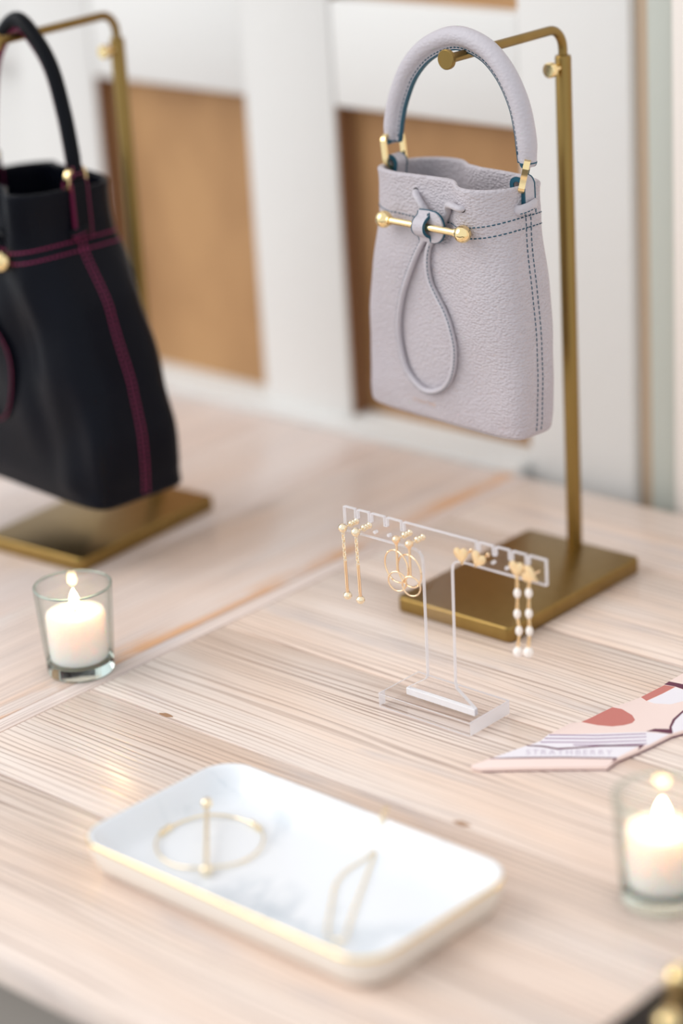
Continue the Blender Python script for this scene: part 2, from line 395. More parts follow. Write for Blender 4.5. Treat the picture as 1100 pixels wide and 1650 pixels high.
part('apron', join([box(-80, 90, -53, -50.5, 62, 73.2), box(-80, 90, 14, 16.5, 62, 73.2), box(-80, -77.5, -50.5, 14, 62, 73.2), box(87.5, 90, -50.5, 14, 62, 73.2)]), 'apron_paint', tb, False)
for x in (-79, 83):
    for y in (-52, 9.5): part('leg', box(x, x+7, y, y+7, 0, 73.2, .4), 'wood_cross', tb)

# ================================================================== BRASS DISPLAY STANDS
def make_stand():
    t_ = thing('bag_stand', '', 'stand', (0, 0, 0))
    part('base_plate', prism(rrect(10.5, 15.9, .55), 0, 1.2, .18, 3), 'brass', t_)
    py = 6.83
    part('pole', lathe([(.0, 1.2), (.58, 1.2), (.58, 38.2), (.52, 38.35), (.33, 38.38), (0, 38.38)], 28, (0, py)), 'brass', t_)
    R = 1.5; pts = [(0, py, 36), (0, py, 38), (0, py, 40.28-R)]
    for k in range(1, 9): a = PI/2*k/8; pts.append((0, py-R+R*math.cos(a), 40.28-R+R*math.sin(a)))
    pts += [(0, y, 40.28) for y in (4, 2, 0, -2, -4, -5.8)]
    part('arm', tube(pts, .33, 16, up=(1, 0, 0)), 'brass', t_)
    g = lathe([(0, 0), (.62, 0), (.68, .06), (.68, .3), (.62, .36), (0, .36)], 28)
    part('arm_end_disc', xf(g, lambda p: (p.x, -5.75-p.z, p.y+40.28)), 'brass', t_)
    g = join([lathe([(0, .45), (.26, .45), (.26, 1.3), (0, 1.3)], 16), lathe([(0, 1.25), (.45, 1.25), (.54, 1.34), (.54, 1.68), (.45, 1.78), (0, 1.78)], 24)])
    part('thumbscrew', xf(g, lambda p: (p.x, py-p.z, p.y+37.55)), 'gold', t_)
    return t_
st1 = make_stand(); tag(st1, 'brass bag stand holding the grey bag behind the earring display')
st1.rotation_euler.z = .0095
st1['group'] = 'brass bag stands'
st2 = copy_tree(st1); st2.location = (-35.8*CM, -8.85*CM, TZ); st2.rotation_euler.z = .076
tag(st2, 'brass bag stand holding the black bag at the left edge')

# ================================================================== DRAWSTRING BAGS
def make_bag(name, label, O, yaw, p):
    zb, zr = p['zb'], p['zr']; root = thing(name, label, 'handbag', (O[0], O[1], zb), yaw, 'drawstring bags on brass stands')
    zs = p['zs']
    def sm(x): x = min(1, max(0, x)); return x*x*(3-2*x)
    def surf(t_, z, off=0, sc=1):
        a = (lerp_tab(p['a'], z)-off)*sc; b = (lerp_tab(p['b'], z)-off)*sc; n = lerp_tab(p['n'], z)
        c, s = math.cos(t_), math.sin(t_)
        u = a*math.copysign(abs(c)**(2/n), c)+(lerp_tab(p['c'], z) if sc == 1 else lerp_tab(p['c'], z)*sc); v = b*math.copysign(abs(s)**(2/n), s)
        h = sm((z-zs+3)/(zr-zs+2.5)); k = v/max(b, .01)
        if v > 0: v -= p['pb']*h*math.exp(-(u/3.0)**2)*k; u += 0
        else:
            v -= p['pf']*h*math.exp(-((u-1.2)/1.5)**2)*k
            v += p['bulge']*h*math.exp(-((u-4.3)/1.6)**2)*k
            v += .3*h*math.exp(-((u+4.0)/1.8)**2)*k
        v -= p['sshift']*h*math.tanh((u-(2.3 if v < 0 else -1.2))/.9)*max(0, 1-abs(u/max(a, .1))**5)*(1 if v < 0 else .8)
        lo = 1-sm((z-zs+1.0)/2.5); q = sm((z-zb-.3)/1.5)
        v += k*lo*q*p['dent']*(.5*math.sin(u*.75+z*.42+.8)+.5*math.sin(u*.55-z*.66+2.1)+.35*math.sin(u*1.6+z*.3))
        u += (u/a if a else 0)*lo*q*.10*math.sin(z*.6+1.3)
        if v <= 0 or True:   # gathers below the drawstring
            g = math.exp(-((z-zs+.6)/1.3)**2); v += k*p['gather']*g*math.sin(u*2.6+.6)*math.exp(-(u/5)**2)
        dz = h*(p['rimz']*(math.cos(u/a*PI) if a else 0)*(1 if v > 0 else .25))*sm((z-zs)/(zr-zs))
        return Vector((u, v, z-zb+dz))
    def tf(u, z):            # front-surface angle with this u
        a = lerp_tab(p['a'], z); n = lerp_tab(p['n'], z); c = max(-1, min(1, (u-lerp_tab(p['c'], z))/a)); c = math.copysign(abs(c)**(n/2), c)
        return -math.acos(c)
    def front(u, z, out=0):
        t_ = tf(u, z); P = surf(t_, z); a = surf(t_+.02, z)-surf(t_-.02, z); b = surf(t_, z+.05)-surf(t_, z-.05)
        N = a.cross(b).normalized()
        if N.y > 0: N = -N
        return P+N*out
    def side(v_, z, out, sg):
        b = lerp_tab(p['b'], z); n = lerp_tab(p['n'], z); s = max(-1, min(1, v_/b)); s = math.copysign(abs(s)**(n/2), s); t_ = math.asin(s)
        if sg < 0: t_ = PI-t_
        P = surf(t_, z); return P+Vector((sg*out, 0, 0))
    NT_ = 160; rings = []
    H = zr-zb; rb = p['rb']
    spec = [(zb, .03, 0)]+[(zb, s, 0) for s in (.35, .7, .9)]
    for k in range(1, 6): a = PI/2*k/5; spec.append((zb+rb*(1-math.cos(a)), 1, rb*(1-math.sin(a))))
    nz = 64
    for k in range(1, nz): spec.append((zb+rb+(H-rb-.26)*k/nz, 1, 0))
    for k in range(0, 9): a = PI*k/8; spec.append((zr-.2+.2*math.sin(a), 1, .17-.21*math.cos(a)))
    for k in range(1, 26): spec.append((zr-.16-(H-1.2)*k/25, 1, .32))
    spec += [(zb+1.04, .6, .32), (zb+1.04, .03, .32)]
    V, F = [], []
    for z, sc, off in spec:
        for i in range(NT_): V.append(tuple(surf(2*PI*(i+.5)/NT_, z, off, sc)))
    for j in range(len(spec)-1):
        for i in range(NT_): k = (i+1) % NT_; F.append((j*NT_+i, j*NT_+k, (j+1)*NT_+k, (j+1)*NT_+i))
    F.append(tuple(range(NT_))[::-1]); F.append(tuple((len(spec)-1)*NT_+i for i in range(NT_)))
    body = part('body', (V, F), p['leather'], root, angle=70)
    # ---- stitching
    def row(dz):
        pts = []
        for i in range(241):
            t_ = 2*PI*i/240; q = surf(t_, zs); z = zs+dz+p['rise']*(abs(q.x)/lerp_tab(p['a'], zs))**3*(1 if q.x > 0 else .15)
            a = surf(t_+.02, z)-surf(t_-.02, z); n_ = Vector((a.y, -a.x, 0)).normalized(); pts.append(surf(t_, z)+n_*.015)
        return pts
    ln, gp, rr = p['stitch']
    part('rim_stitching', join([stitches(row(0), ln, gp, rr), stitches(row(-.78), ln, gp, rr)]), p['thread'], body, kind='stuff')
    for sg in (1, -1):
        gs = []
        for v_ in (-.24, .24):
            gs.append(stitches([side(v_, zs+.3+p['rise']*(1 if sg > 0 else .2)-k*(zs+.3+p['rise']-zb-.25)/80, .015, sg) for k in range(81)], ln, gp, rr))
        part('seam_stitching', join(gs), p['thread'], body, kind='stuff')
    # ---- handle
    hp = crom([(u, 0, z-zb) for u, z in p['handle']], 10); nh = len(hp); r0 = p['hr']
    up = []
    P_, T_, _ = frames(hp, up=(0, 1, 0))
    for t_ in T_: up.append(t_.cross(Vector((0, -1, 0))) if False else Vector((0, 1, 0)).cross(t_)*-1)
    cen = sum(hp, Vector())/nh
    up = [(-u if u.dot(hp[i]-cen) < 0 else u) for i, u in enumerate(up)]
    def hs(i):
        e = min(i, nh-1-i)/6; r = r0*(1 if e >= 1 else .86+.14*e); fl_ = .22
        s = [(-r-fl_, -.17)]
        for k in range(21): a = math.radians(200-400*0)-0; ang = math.radians(-160+320*k/20); s.append((r*math.cos(ang), r*math.sin(ang)))
        s.append((-r-fl_, .17)); return s
    grip = part('handle', sweep(hp, hs, up=up), p['leather2'], root, angle=50)
    def edge(i):
        e = min(i, nh-1-i)/6; r = r0*(1 if e >= 1 else .86+.14*e); return [(-r-.28, -.15), (-r-.18, -.2), (-r-.18, .2), (-r-.28, .15)]
    part('painted_edge', sweep(hp, edge, up=up), p['edge'], grip)
    B_ = [T_[i].cross(up[i].normalized()) for i in range(nh)]
    part('handle_stitching', join([stitches([hp[i]+up[i].normalized()*(-r0-.06)+B_[i]*s*.215 for i in range(2, nh-2)], ln, gp*.8, rr*.9) for s in (1, -1)]), p['thread'], grip, kind='stuff')
    for i, nxt in ((0, 1), (nh-1, nh-2)):
        d = (hp[i]-hp[nxt]).normalized(); sec = [(a*1.04, b*1.04) for a, b in hs(i)]
        g = sweep([hp[i]-d*.02, hp[i]+d*.07], sec, up=up[i]); part('painted_end', g, p['edge'], grip)
    # ---- rings and tabs
    ru = p['ringu']
    for sg in (1, -1):
        hx = hp[-1] if sg > 0 else hp[0]
        z0 = zr-zb-.2; z1 = hx.z+.15; x0 = sg*ru; x1 = hx.x
        ring2 = rrect(p['ringw'], math.hypot(z1-z0, x1-x0)+.3, .45, 6)
        ax = Vector((x1-x0, 0, z1-z0)).normalized(); c0 = Vector(((x0+x1)/2, 0, (z0+z1)/2))
        tw = p['twist'][sg]; sd = Vector((-math.sin(tw), math.cos(tw), 0)); sd = (sd-ax*sd.dot(ax)).normalized(); pts = [c0+sd*a+ax*b for a, b in ring2]; nrm = ax.cross(sd)
        part('ring', sweep(pts, [(.21, .1), (.21, -.1), (-.21, -.1), (-.21, .1)], True, up=nrm), 'gold', root)
        aw = lerp_tab(p['a'], zr-.5); so = aw+.13; si = aw-.75; zt = z0+.30
        tp = [(so+.02, zs-zb+.25+p['rise']*.9), (so, zr-zb-1.0), (so-.02, zr-zb-.1)]
        cxm = ru
        tp += [(so-.06, zt-.02), (cxm+.28, zt+.2), (cxm, zt+.27), (cxm-.28, zt+.2), (cxm-.5, zt-.1), (si, zr-zb-.9), (si, zr-zb-2.6)]
        tp = crom([(sg*a, 0, b) for a, b in tp], 6); hw = p['tabw']/2
        tab = part('tab', sweep(tp, [(hw, .13), (hw, -.13), (-hw, -.13), (-hw, .13)], up=(0, 1, 0)), p['leather2'], root)
        part('painted_edge', join([sweep(tp, [(s*hw+.04, .16), (s*hw+.04, -.16), (s*hw-.05, -.16), (s*hw-.05, .16)], up=(0, 1, 0)) for s in (1, -1)]), p['edge'], tab)
        # short leather tongue that hangs the handle on the ring
        d = Vector((hx.x*.0, 0, -1)); c = Vector((x1, 0, z1+.05)); loop = []
        for k in range(17): a = PI*k/16; loop.append(c+Vector((.27*math.cos(a), 0, -.22-.27*math.sin(a))))
        loop = [loop[0]+Vector((0, 0, .6))]+loop+[loop[-1]+Vector((0, 0, .6))]
        hw2 = .42
        tg = part('tongue', sweep(loop, [(hw2, .09), (hw2, -.09), (-hw2, -.09), (-hw2, .09)], up=(0, 1, 0)), p['leather2'], root)
        part('painted_edge', join([sweep(loop, [(s*hw2+.03, .1), (s*hw2+.03, -.1), (s*hw2-.03, -.1), (s*hw2-.03, .1)], up=(0, 1, 0)) for s in (1, -1)]), p['edge'], tg)
        # cord passing over the tab at the side
        zc = zs+.75+p['rise']*.9
        pts = crom([side(-1.0, zc-.12, -.3, sg), side(-.86, zc-.1, .2, sg), side(-.45, zc, .42, sg), side(.0, zc+.1, .46, sg), side(.42, zc+.2, .28, sg), side(.62, zc+.22, -.3, sg)], 8)
        part('side_cord', sweep(pts, circ(.36, 12, .22), up=(0, 0, 1)), p['leather2'], root)
        part('side_cord_stitching', stitches([q+Vector((sg*.2, -.1, -.2)) for q in pts[6:-6]], ln*.8, gp*.8, rr*.8), p['thread'], root, kind='stuff')
    # ---- drawstring, slider and bar
    ku, kz = p['knot']
    def onf(L, out): return [front(u, z, o if o is not None else out) for u, z, o in L]
    cords = [onf([(ku-2.15, kz+1.95, -.25), (ku-2.05, kz+1.85, .2), (ku-1.55, kz+1.45, .45), (ku-1.0, kz+.85, .4), (ku-.55, kz+.3, .2), (ku-.3, kz-.4, .2)], .3),
             onf([(ku+3.25, kz+1.72, -.3), (ku+3.1, kz+1.76, .12), (ku+2.4, kz+1.85, .34), (ku+1.6, kz+1.55, .4), (ku+.9, kz+.85, .2), (ku+.3, kz-.4, .15)], .3)]
    for c in cords: part('drawstring', sweep(crom(c, 8), circ(.28, 12, .22), up=(0, -1, 0)), p['leather2'], root)
    for u, z in ((ku-2.2, kz+1.97), (ku+3.22, kz+1.72)):
        q = front(u, z, .0); part('cord_hole_shade', sphere(q, (.27, .08, .25), 14, 8), 'dark', body)  # dark dome on the leather stands in for the shade inside a hole
    lp = crom(onf([(ku+a, kz+b, None) for a, b in p['loop']], .24), 8)
    lc = part('drawstring_loop', sweep(lp, circ(.25, 12, .2), up=(0, -1, 0)), p['leather2'], root)
    P3, T3, N3 = frames(lp, up=(0, -1, 0))
    part('loop_stitching', stitches([P3[i]+N3[i]*.17+T3[i].cross(N3[i])*.15*p['loopside'] for i in range(6, len(lp)-4)], ln*.8, gp*.8, rr*.75), p['thread'], lc, kind='stuff')
    fv = front(ku, kz, 0).y
    def plate(poly, y0, y1, bev=.05): return xf(prism(poly, y0, y1, bev), lambda q: (q.x, -q.z, q.y))
    dpoly = [(-1.05, 1.05), (-.2, 1.1)]+[(.25+1.0*math.cos(a), 1.08*math.sin(a)) for a in [math.radians(80-160*k/14) for k in range(15)]]+[(-.2, -1.12), (-1.15, -1.0)]
    base = fv*-1+.12
    kk = kz-zb
    sl = part('slider', move(plate(dpoly, base+.42, base+.62), (ku, 0, kk)), p['leather2'], root)
    big = [(x*1.05, y*1.045) for x, y in dpoly]
    part('painted_edge', move(plate(big, base+.36, base+.5, .03), (ku, 0, kk)), p['edge'], sl)
    br = [(1.0, .55), (.72, .66), (.5, 1.0), (.2, 1.22), (-.2, 1.22), (-.5, 1.0), (-.72, .66), (-1.05, .55)]
    path = crom([(ku-.5, -(base+b), kk+a) for a, b in br], 5)
    part('bridge', sweep(path, [(.52, .08), (.52, -.08), (-.52, -.08), (-.52, .08)], up=(1, 0, 0)), p['leather2'], sl)
    part('painted_edge', join([sweep(path, [(s*.54+.03, .1), (s*.54+.03, -.1), (s*.54-.03, -.1), (s*.54-.03, .1)], up=(1, 0, 0)) for s in (1, -1)]), p['edge'], sl)
    part('slider_stitching', stitches([(ku-.05, -(base+.68), kk+.98), (ku-.12, -(base+.70), kk+.62)], .3, .05, .05), p['thread'], sl, kind='stuff')
    y_ = -(base+.86); (ul, uz), (vr, vz) = p['bar']
    A = Vector((ul, y_, uz-zb)); B2 = Vector((vr, y_, vz-zb)); d = (B2-A).normalized()
    part('toggle_bar', tube([A, A.lerp(B2, .5), B2], .255, 18), 'gold', root)
    for q in (A, B2): part('toggle_ball', sphere(q, p['ball'], 28, 18), 'gold', root)
    for q, s in ((A, 1), (B2, -1)): part('collar', tube([q+d*s*.45, q+d*s*.66], .33, 18), 'gold', root)
    if p.get('text'):
        fc = bpy.data.curves.new('lettering', 'FONT'); fc.body = p['text']; fc.size = 1; fc.space_character = 1.5; tmp = bpy.data.objects.new('lettering', fc); COL.objects.link(tmp)
        bpy.context.view_layer.update(); me = bpy.data.meshes.new_from_object(tmp.evaluated_get(bpy.context.evaluated_depsgraph_get()))
        vv = [v_.co.copy() for v_ in me.vertices]; ff = [tuple(f.vertices) for f in me.polygons]; bpy.data.objects.remove(tmp)
        xm = max(v_.x for v_ in vv); u0, u1, z0 = p['textpos']; k = (u1-u0)/xm
        part('foil_lettering', ([tuple(front(u0+v_.x*k, z0+v_.y*k, .012)) for v_ in vv], ff), 'foil', body, False)
    return root

loopG = [(-.45, -.7), (-1.0, -1.5), (-1.55, -2.6), (-2.2, -4.2), (-2.55, -5.6), (-2.95, -7.6), (-3.0, -9.4), (-2.55, -11.0), (-1.1, -12.05), (.55, -11.7), (1.75, -10.4), (2.25, -8.5), (2.05, -6.9), (1.55, -5.8), (.65, -4.7), (.05, -3.8), (-.2, -2.7), (-.2, -1.6), (.05, -.7)]
GREY = dict(zb=14.45, zr=32.15, zs=29.3, sshift=.62, pb=.7, pf=.3, bulge=.2, dent=.13, gather=.10, rimz=.12, rise=.7,
    a=[(14.4, 7.5), (16, 7.75), (18, 7.7), (21, 7.45), (25, 7.1), (29, 6.5), (31, 6.4), (32.2, 6.45)],
    b=[(14.4, 2.0), (17, 2.35), (22, 2.8), (26, 2.95), (29, 2.85), (32.2, 2.85)], n=[(14.4, 6.5), (17, 5), (20, 4.2), (29, 3.6), (32, 3.6)], c=[(14.4, -.75), (20, -.45), (25, -.2), (29, 0)], twist={1: .66, -1: .05}, rb=.4,
    handle=[(-6.25, 33.75), (-6.0, 35.2), (-5.4, 36.9), (-4.2, 38.9), (-2.3, 40.5), (.35, 41.42), (2.9, 40.95), (4.7, 39.6), (5.95, 37.6), (6.5, 35.5), (6.62, 33.65)],
    hr=.67, ringu=6.05, ringw=1.9, tabw=1.0, knot=(.45, 29.05), loop=[(a-.85*min(1, -b/6), b-.05) for a, b in loopG], loopside=1, bar=((-3.75, 29.05), (3.8, 29.12)), ball=.6, stitch=(.28, .09, .045),
    leather='grey_leather', leather2='grey_smooth', thread='teal_thread', edge='teal', text='STRATHBERRY', textpos=(-3.25, .35, 15.62))
make_bag('drawstring_bag', 'small dove grey leather drawstring bag with teal stitching on brass stand', (-1.2, -3.8), math.radians(-5), GREY)
loopB = [(a*1.1, b*1.1) for a, b in loopG]
BLACK = dict(zb=6.0, zr=29.7, zs=25.1, sshift=.3, pb=1.6, pf=.8, bulge=.5, dent=.3, gather=.2, rimz=.3, rise=.5,
    a=[(6, 10.6), (8, 10.8), (11, 10.7), (15, 10.2), (20.5, 8.2), (25, 5.7), (27, 5.6), (29.7, 5.8)],
    b=[(6, 4.5), (9, 4.6), (15, 4.7), (20, 4.8), (25, 4.9), (29.7, 4.7)], n=[(6, 8), (9, 6), (15, 4.2), (25, 3.4), (30, 3.4)], c=[(0, 0), (50, 0)], twist={1: .2, -1: .2}, rb=.35,
    handle=[(-5.4, 30.6), (-5.1, 32.4), (-4.5, 35), (-3.5, 38.1), (-1.9, 40.2), (.3, 41.45), (2.4, 40.15), (4.0, 38.1), (4.95, 35), (5.4, 32.4), (5.6, 30.6)],
    hr=.58, ringu=5.5, ringw=1.9, tabw=1.4, knot=(-.6, 24.7), loop=loopB, loopside=1, bar=((-5.0, 24.5), (2.7, 24.6)), ball=.8, stitch=(.34, .05, .075),
    leather='black_leather', leather2='black_smooth', thread='magenta_thread', edge='magenta')
make_bag('drawstring_bag', 'larger navy black leather drawstring bag with magenta stitching', (-36.2, -12.0), math.radians(-5), BLACK)

# ================================================================== VOTIVE CANDLES
def make_candle():
    t_ = thing('votive_candle', '', 'candle', (0, 0, 0))
    gl = part('glass_cup', lathe([(2.36, .95), (2.44, 1.6), (2.56, 3.2), (2.68, 5.2), (2.74, 6.35), (2.71, 6.47), (2.64, 6.5), (2.58, 6.44), (2.56, 6.3), (2.50, 5.2), (2.38, 3.2), (2.27, 1.6), (2.2, .95)], 56)[0:2], 'glass', t_)
    part('glass_base', lathe([(0, .06), (1.6, .03), (2.1, 0), (2.3, .1), (2.37, .35), (2.37, .93), (2.1, .93), (0, .80)], 56), 'glass_base', gl)
    part('glass_rim', tube([(2.66*math.cos(a), 2.66*math.sin(a), 6.45) for a in [2*PI*i/64 for i in range(64)]], .1, 10, True), 'glass_base', gl)
    part('wax', lathe([(0, 1.0), (1.9, 1.0), (2.02, 1.12), (2.08, 2.5), (2.10, 4.2), (2.04, 4.45), (1.9, 4.52), (1.2, 4.36), (.4, 4.28), (0, 4.28)], 48), 'wax', t_)
    part('wick', tube([(0, 0, 4.2), (.02, 0, 4.6), (.08, .02, 4.95)], .055, 8), 'wick', t_)
    pr = [(0, 4.72), (.16, 4.78), (.30, 4.98), (.36, 5.25), (.32, 5.5), (.22, 5.8), (.10, 6.05), (0, 6.25)]
    part('flame', lathe(pr, 20), 'flame', t_)
    return t_
c1 = make_candle(); c1.location = (-16.8*CM, -28.4*CM, TZ); tag(c1, 'lit white votive in clear glass beside the black bag stand', group='votive candles')
c2 = copy_tree(c1); c2.location = (33.6*CM, -30.0*CM, TZ); c2.rotation_euler.z = 1.3; tag(c2, 'lit white votive in clear glass at the right edge near the scarf')

# ================================================================== EARRING DISPLAY
EY = -18.9
es = thing('earring_stand', 'clear acrylic T-shaped earring display stand', 'jewellery stand', (8.2, EY, 0))
part('base_block', box(-3.9, 3.9, -1.85, 2.3, .03, 1.0, .04, 1), 'acrylic_sheet', es, False)
for nm, g in (('end_reflection', box(3.89, 3.93, -1.8, 2.25, .06, .98)), ('end_reflection', box(-3.93, -3.89, -1.8, -1.2, .06, .98)),
              ('edge_glint', join([box(-3.88, 3.88, -1.87, -1.84, .96, 1.01), box(-3.88, 3.88, 2.27, 2.31, .9, 1.01), box(-3.91, -3.86, -1.85, 2.3, .96, 1.01), box(3.86, 3.91, -1.85, 2.3, .96, 1.01), box(-3.88, 3.88, -1.87, -1.84, .03, .09)]))):
    part(nm, g, 'acrylic_edge', es, False)  # white plates and strips paint the block's inner reflections on its ends and edges
part('slot', box(-2.9, 2.95, -.18, .18, .55, 1.012, .01, 1), 'acrylic_slot', es, False)
def sheet_outline():
    notch = []; P = []
    x0, x1, zt, zb_ = -7.7, 9.1, 12.95, 11.25
    for c in (1.6, 2.8, 4.16, 5.6, 11.88, 13.23, 14.53, 15.85): notch.append(c-8.2)
    P.append((x0, zb_)); P.append((x0, zt))
    for c in notch: P += [(c-.13, zt), (c-.13, zt-.62), (c+.13, zt-.62), (c+.13, zt)]
    P += [(x1, zt), (x1, zb_)]
    P += [(2.1, zb_), (1.75, zb_-.1), (1.5, zb_-.4), (1.45, zb_-.9), (1.3, 2.5), (1.4, 2.1), (2.95, 1.0), (2.95, .6), (-2.9, .6), (-2.9, 1.0), (-1.2, 2.1), (-1.05, 2.5), (-1.0, zb_-.9), (-1.05, zb_-.4), (-1.3, zb_-.1), (-1.65, zb_)]
    return P
so = sheet_outline()
sh = part('t_sheet', xf(prism(so, -.12, .12), lambda q: (q.x, q.z, q.y)), 'acrylic_sheet', es, False)
# rim of the sheet: thin strips whose white paints the light in the cut edges
strips = []
for (ax, az), (bx, bz) in zip(so, so[1:]+so[:1]):
    d = Vector((bx-ax, 0, bz-az))
    if d.length > .02: strips.append(sweep([Vector((ax, 0, az)), Vector((bx, 0, bz))], [(.035, .12), (.035, -.12), (-.02, -.12), (-.02, .12)], up=Vector((-d.z, 0, d.x))))
part('edge_glint', join(strips), 'acrylic_edge', sh, False)
for cx, cz in ((3.18, 11.7), (4.38, 11.74), (13.1, 11.83), (14.19, 11.7)):
    g = lathe([(.07, -.13), (.12, -.13), (.12, .13), (.07, .13)], 14); part('peg_hole', xf(g, lambda q: (cx-8.2+q.x, q.z, cz+q.y)), 'acrylic_edge', sh)

def ear(label, x, z, grp): return thing('earring', label, 'earring', (x, EY-.55, z), 0, grp)
def post(t_):   # screw-back post running through the acrylic bar
    g = join([tube([(0, 0, 0), (0, 1.0, .02)], .07, 10), sphere((0, .78, .02), (.24, .16, .24), 14, 8), sphere((0, 1.08, .02), (.2, .14, .2), 14, 8), sphere((0, 1.36, .02), (.23, .15, .23), 14, 8)])
    part('post', g, 'pale_gold', t_)
def chain(p0, p1, n, r=.05, wd=.085):
    gs = []; A = Vector(p0); B = Vector(p1); L = (B-A).length/n; d = (B-A).normalized()
    for k in range(n):
        c = A+d*L*(k+.5); s = Vector((1, 0, 0)) if k % 2 else Vector((0, 1, 0)); pts = [c+d*(L*.68*math.cos(a))+s*(wd*math.sin(a)) for a in [2*PI*i/10 for i in range(10)]]
        gs.append(tube(pts, r*.62, 6, True))
    return join(gs)
def ring_g(c, r, tr, tilt=0):
    pts = [Vector((c[0]+r*math.cos(a)*math.cos(tilt), c[1]+r*math.cos(a)*math.sin(tilt), c[2]+r*math.sin(a))) for a in [2*PI*i/48 for i in range(48)]]
    return tube(pts, tr, 10, True)
for k, (x, z, lb) in enumerate(((.75, 11.62, 'gold ball, chain and bar drop earring at the very left end of the acrylic bar'), (1.9, 11.58, 'gold ball, chain and bar drop earring second from left on the acrylic bar'))):
    t_ = ear(lb, x, z, 'bar drop earrings')
    part('stud_ball', sphere((0, 0, 0), .31), 'pale_gold', t_); post(t_)
    part('chain', chain((0, 0, -.28), (.04, 0, -2.4), 7, .075, .1), 'pale_gold', t_)
    part('bar', tube([(.04, 0, -2.35), (.06, 0, -3.4), (.08, 0, -4.65)], .11, 12), 'rose_gold', t_)
    part('end_ball', sphere((.08, 0, -4.85), .29), 'pale_gold', t_)
for k, (x, z, lb) in enumerate(((5.45, 11.85, 'linked gold hoop earring nearer the chain drops'), (6.55, 11.78, 'linked gold hoop earring overlapping the acrylic stem'))):
    t_ = ear(lb, x, z, 'linked hoop earrings')
    part('stud_ball', sphere((0, 0, 0), .28), 'rose_gold', t_); post(t_)
    part('link', lathe([(0, -.42), (.09, -.4), (.14, -.3), (.14, -.2), (0, -.15)], 12), 'rose_gold', t_)
    tl = -.12
    part('large_hoop', ring_g((-.12+.02*k, .02, -1.92), 1.12, .062, tl), 'rose_gold', t_)
    part('small_hoop', ring_g((-.02+.1*k, -.08, -2.93), .68, .06, tl+.3), 'rose_gold', t_)
    part('rod', tube([(0, 0, -.4), (0, -.02, -2.3)], .085, 10), 'rose_gold', t_)
def heart(w_=1.0, h_=1.05):
    P = []
    for i in range(28):
        a = 2*PI*i/28; P.append((w_/32*16*math.sin(a)**3, h_/29*(13*math.cos(a)-5*math.cos(2*a)-2*math.cos(3*a)-math.cos(4*a)+2.5)))
    return P[::-1]
def heart_g(c, sc, rot, th=.16):
    cr, sr = math.cos(rot), math.sin(rot)
    return xf(prism([((x*cr-y*sr)*sc, (x*sr+y*cr)*sc) for x, y in heart()], 0, th, .05), lambda q: (c[0]+q.x, c[1]-q.z, c[2]+q.y))
for x, z, rot, lb in ((10.85, 11.88, .12, 'flat gold heart stud earring, upright left one of the pair'), (12.2, 11.9, -.42, 'flat gold heart stud earring, tilted right one of the pair')):
    t_ = ear(lb, x, z, 'heart studs'); part('heart', heart_g((0, .15, 0), 1.12, rot), 'satin_gold', t_)
    part('post', join([tube([(0, .1, 0), (0, .95, .02)], .06, 8), sphere((.1, .95, .12), (.17, .12, .17), 12, 8)]), 'rose_gold', t_)
for k, (x, z, rot, lb, zs_) in enumerate(((15.35, 11.98, 0, 'gold heart earring with a drop of four pearls, left of the pair', (-1.55, -2.98, -4.12, -5.62)),
                                      (16.42, 11.85, 1.15, 'gold heart earring turned sideways above a drop of four pearls', (-1.2, -2.6, -3.8, -5.3)))):
    t_ = ear(lb, x, z, 'pearl drop earrings')
    part('heart', heart_g((0, .12, 0), 1.15, rot), 'satin_gold', t_)
    part('post', tube([(0, .1, 0), (0, .95, .02)], .06, 8), 'rose_gold', t_)
    xs = (-.02, -.08, .02, -.12) if k == 0 else (-.18, -.22, -.22, -.36)
    prev = (0 if k == 0 else -.1, .05, -.42)
    for i, (px, pz) in enumerate(zip(xs, zs_)):
        rz_ = .34 if i < 3 else .37; rx_ = .235 if i < 3 else .33
        part('pearl', sphere((px, .05, pz), (rx_, rx_, rz_), 18, 12), 'pearl', t_)
        a = Vector(prev); b = Vector((px, .05, pz+rz_-.04)); part('link', chain(a, b, 2, .07, .09), 'satin_gold', t_)
        prev = (px, .05, pz-rz_+.04)

# ================================================================== TRINKET TRAY WITH BANGLE AND NECKLACE
tx, ty = 15.9, -41.6
tr = thing('trinket_tray', 'white marble-glazed rectangular dish with gold rim and rounded corners', 'tray', (tx, ty, 0), math.radians(-.8))
TW, TD, Hh = 23.4, 12.7, 2.3
def rings_to(gs, n=9):
    V, F = [], []; m = None
    for (ins, r, z) in gs:
        P = rrect(TW-2*ins, TD-2*ins, max(.2, r), n); m = len(P); V += [(x, y, z) for x, y in P]
    for j in range(len(gs)-1):
        for i in range(m): k = (i+1) % m; F.append((j*m+i, j*m+k, (j+1)*m+k, (j+1)*m+i))
    return V, F, m
V, F, m = rings_to([(3, 1.2, .12), (1.2, 1.5, .12), (1.0, 1.6, 0), (.75, 1.7, .02), (.45, 1.9, .25), (.24, 2.0, .8), (.07, 2.1, 1.6), (0, 2.15, 2.15)])
F.append(tuple(range(m))[::-1]); body = part('outer_shell', (V, F), 'ceramic', tr, angle=60)
V, F, m = rings_to([(0, 2.15, 2.15), (.03, 2.13, 2.26), (.12, 2.1, 2.3), (.22, 2.05, 2.27), (.32, 2.0, 2.1), (.6, 1.9, 1.4), (1.0, 1.8, .85), (1.5, 1.5, .62), (2.2, 1.2, .55), (3.5, .6, .55)])
F.append(tuple((9)*m+i for i in range(m))); part('inner_dish', (V, F), 'marble', tr, angle=60)
V, F, m = rings_to([(-.01, 2.16, 2.02), (-.03, 2.17, 2.06), (-.03, 2.17, 2.2), (.0, 2.14, 2.265), (.04, 2.12, 2.285)])
part('gold_rim', (V, F), 'gold', tr, angle=60)
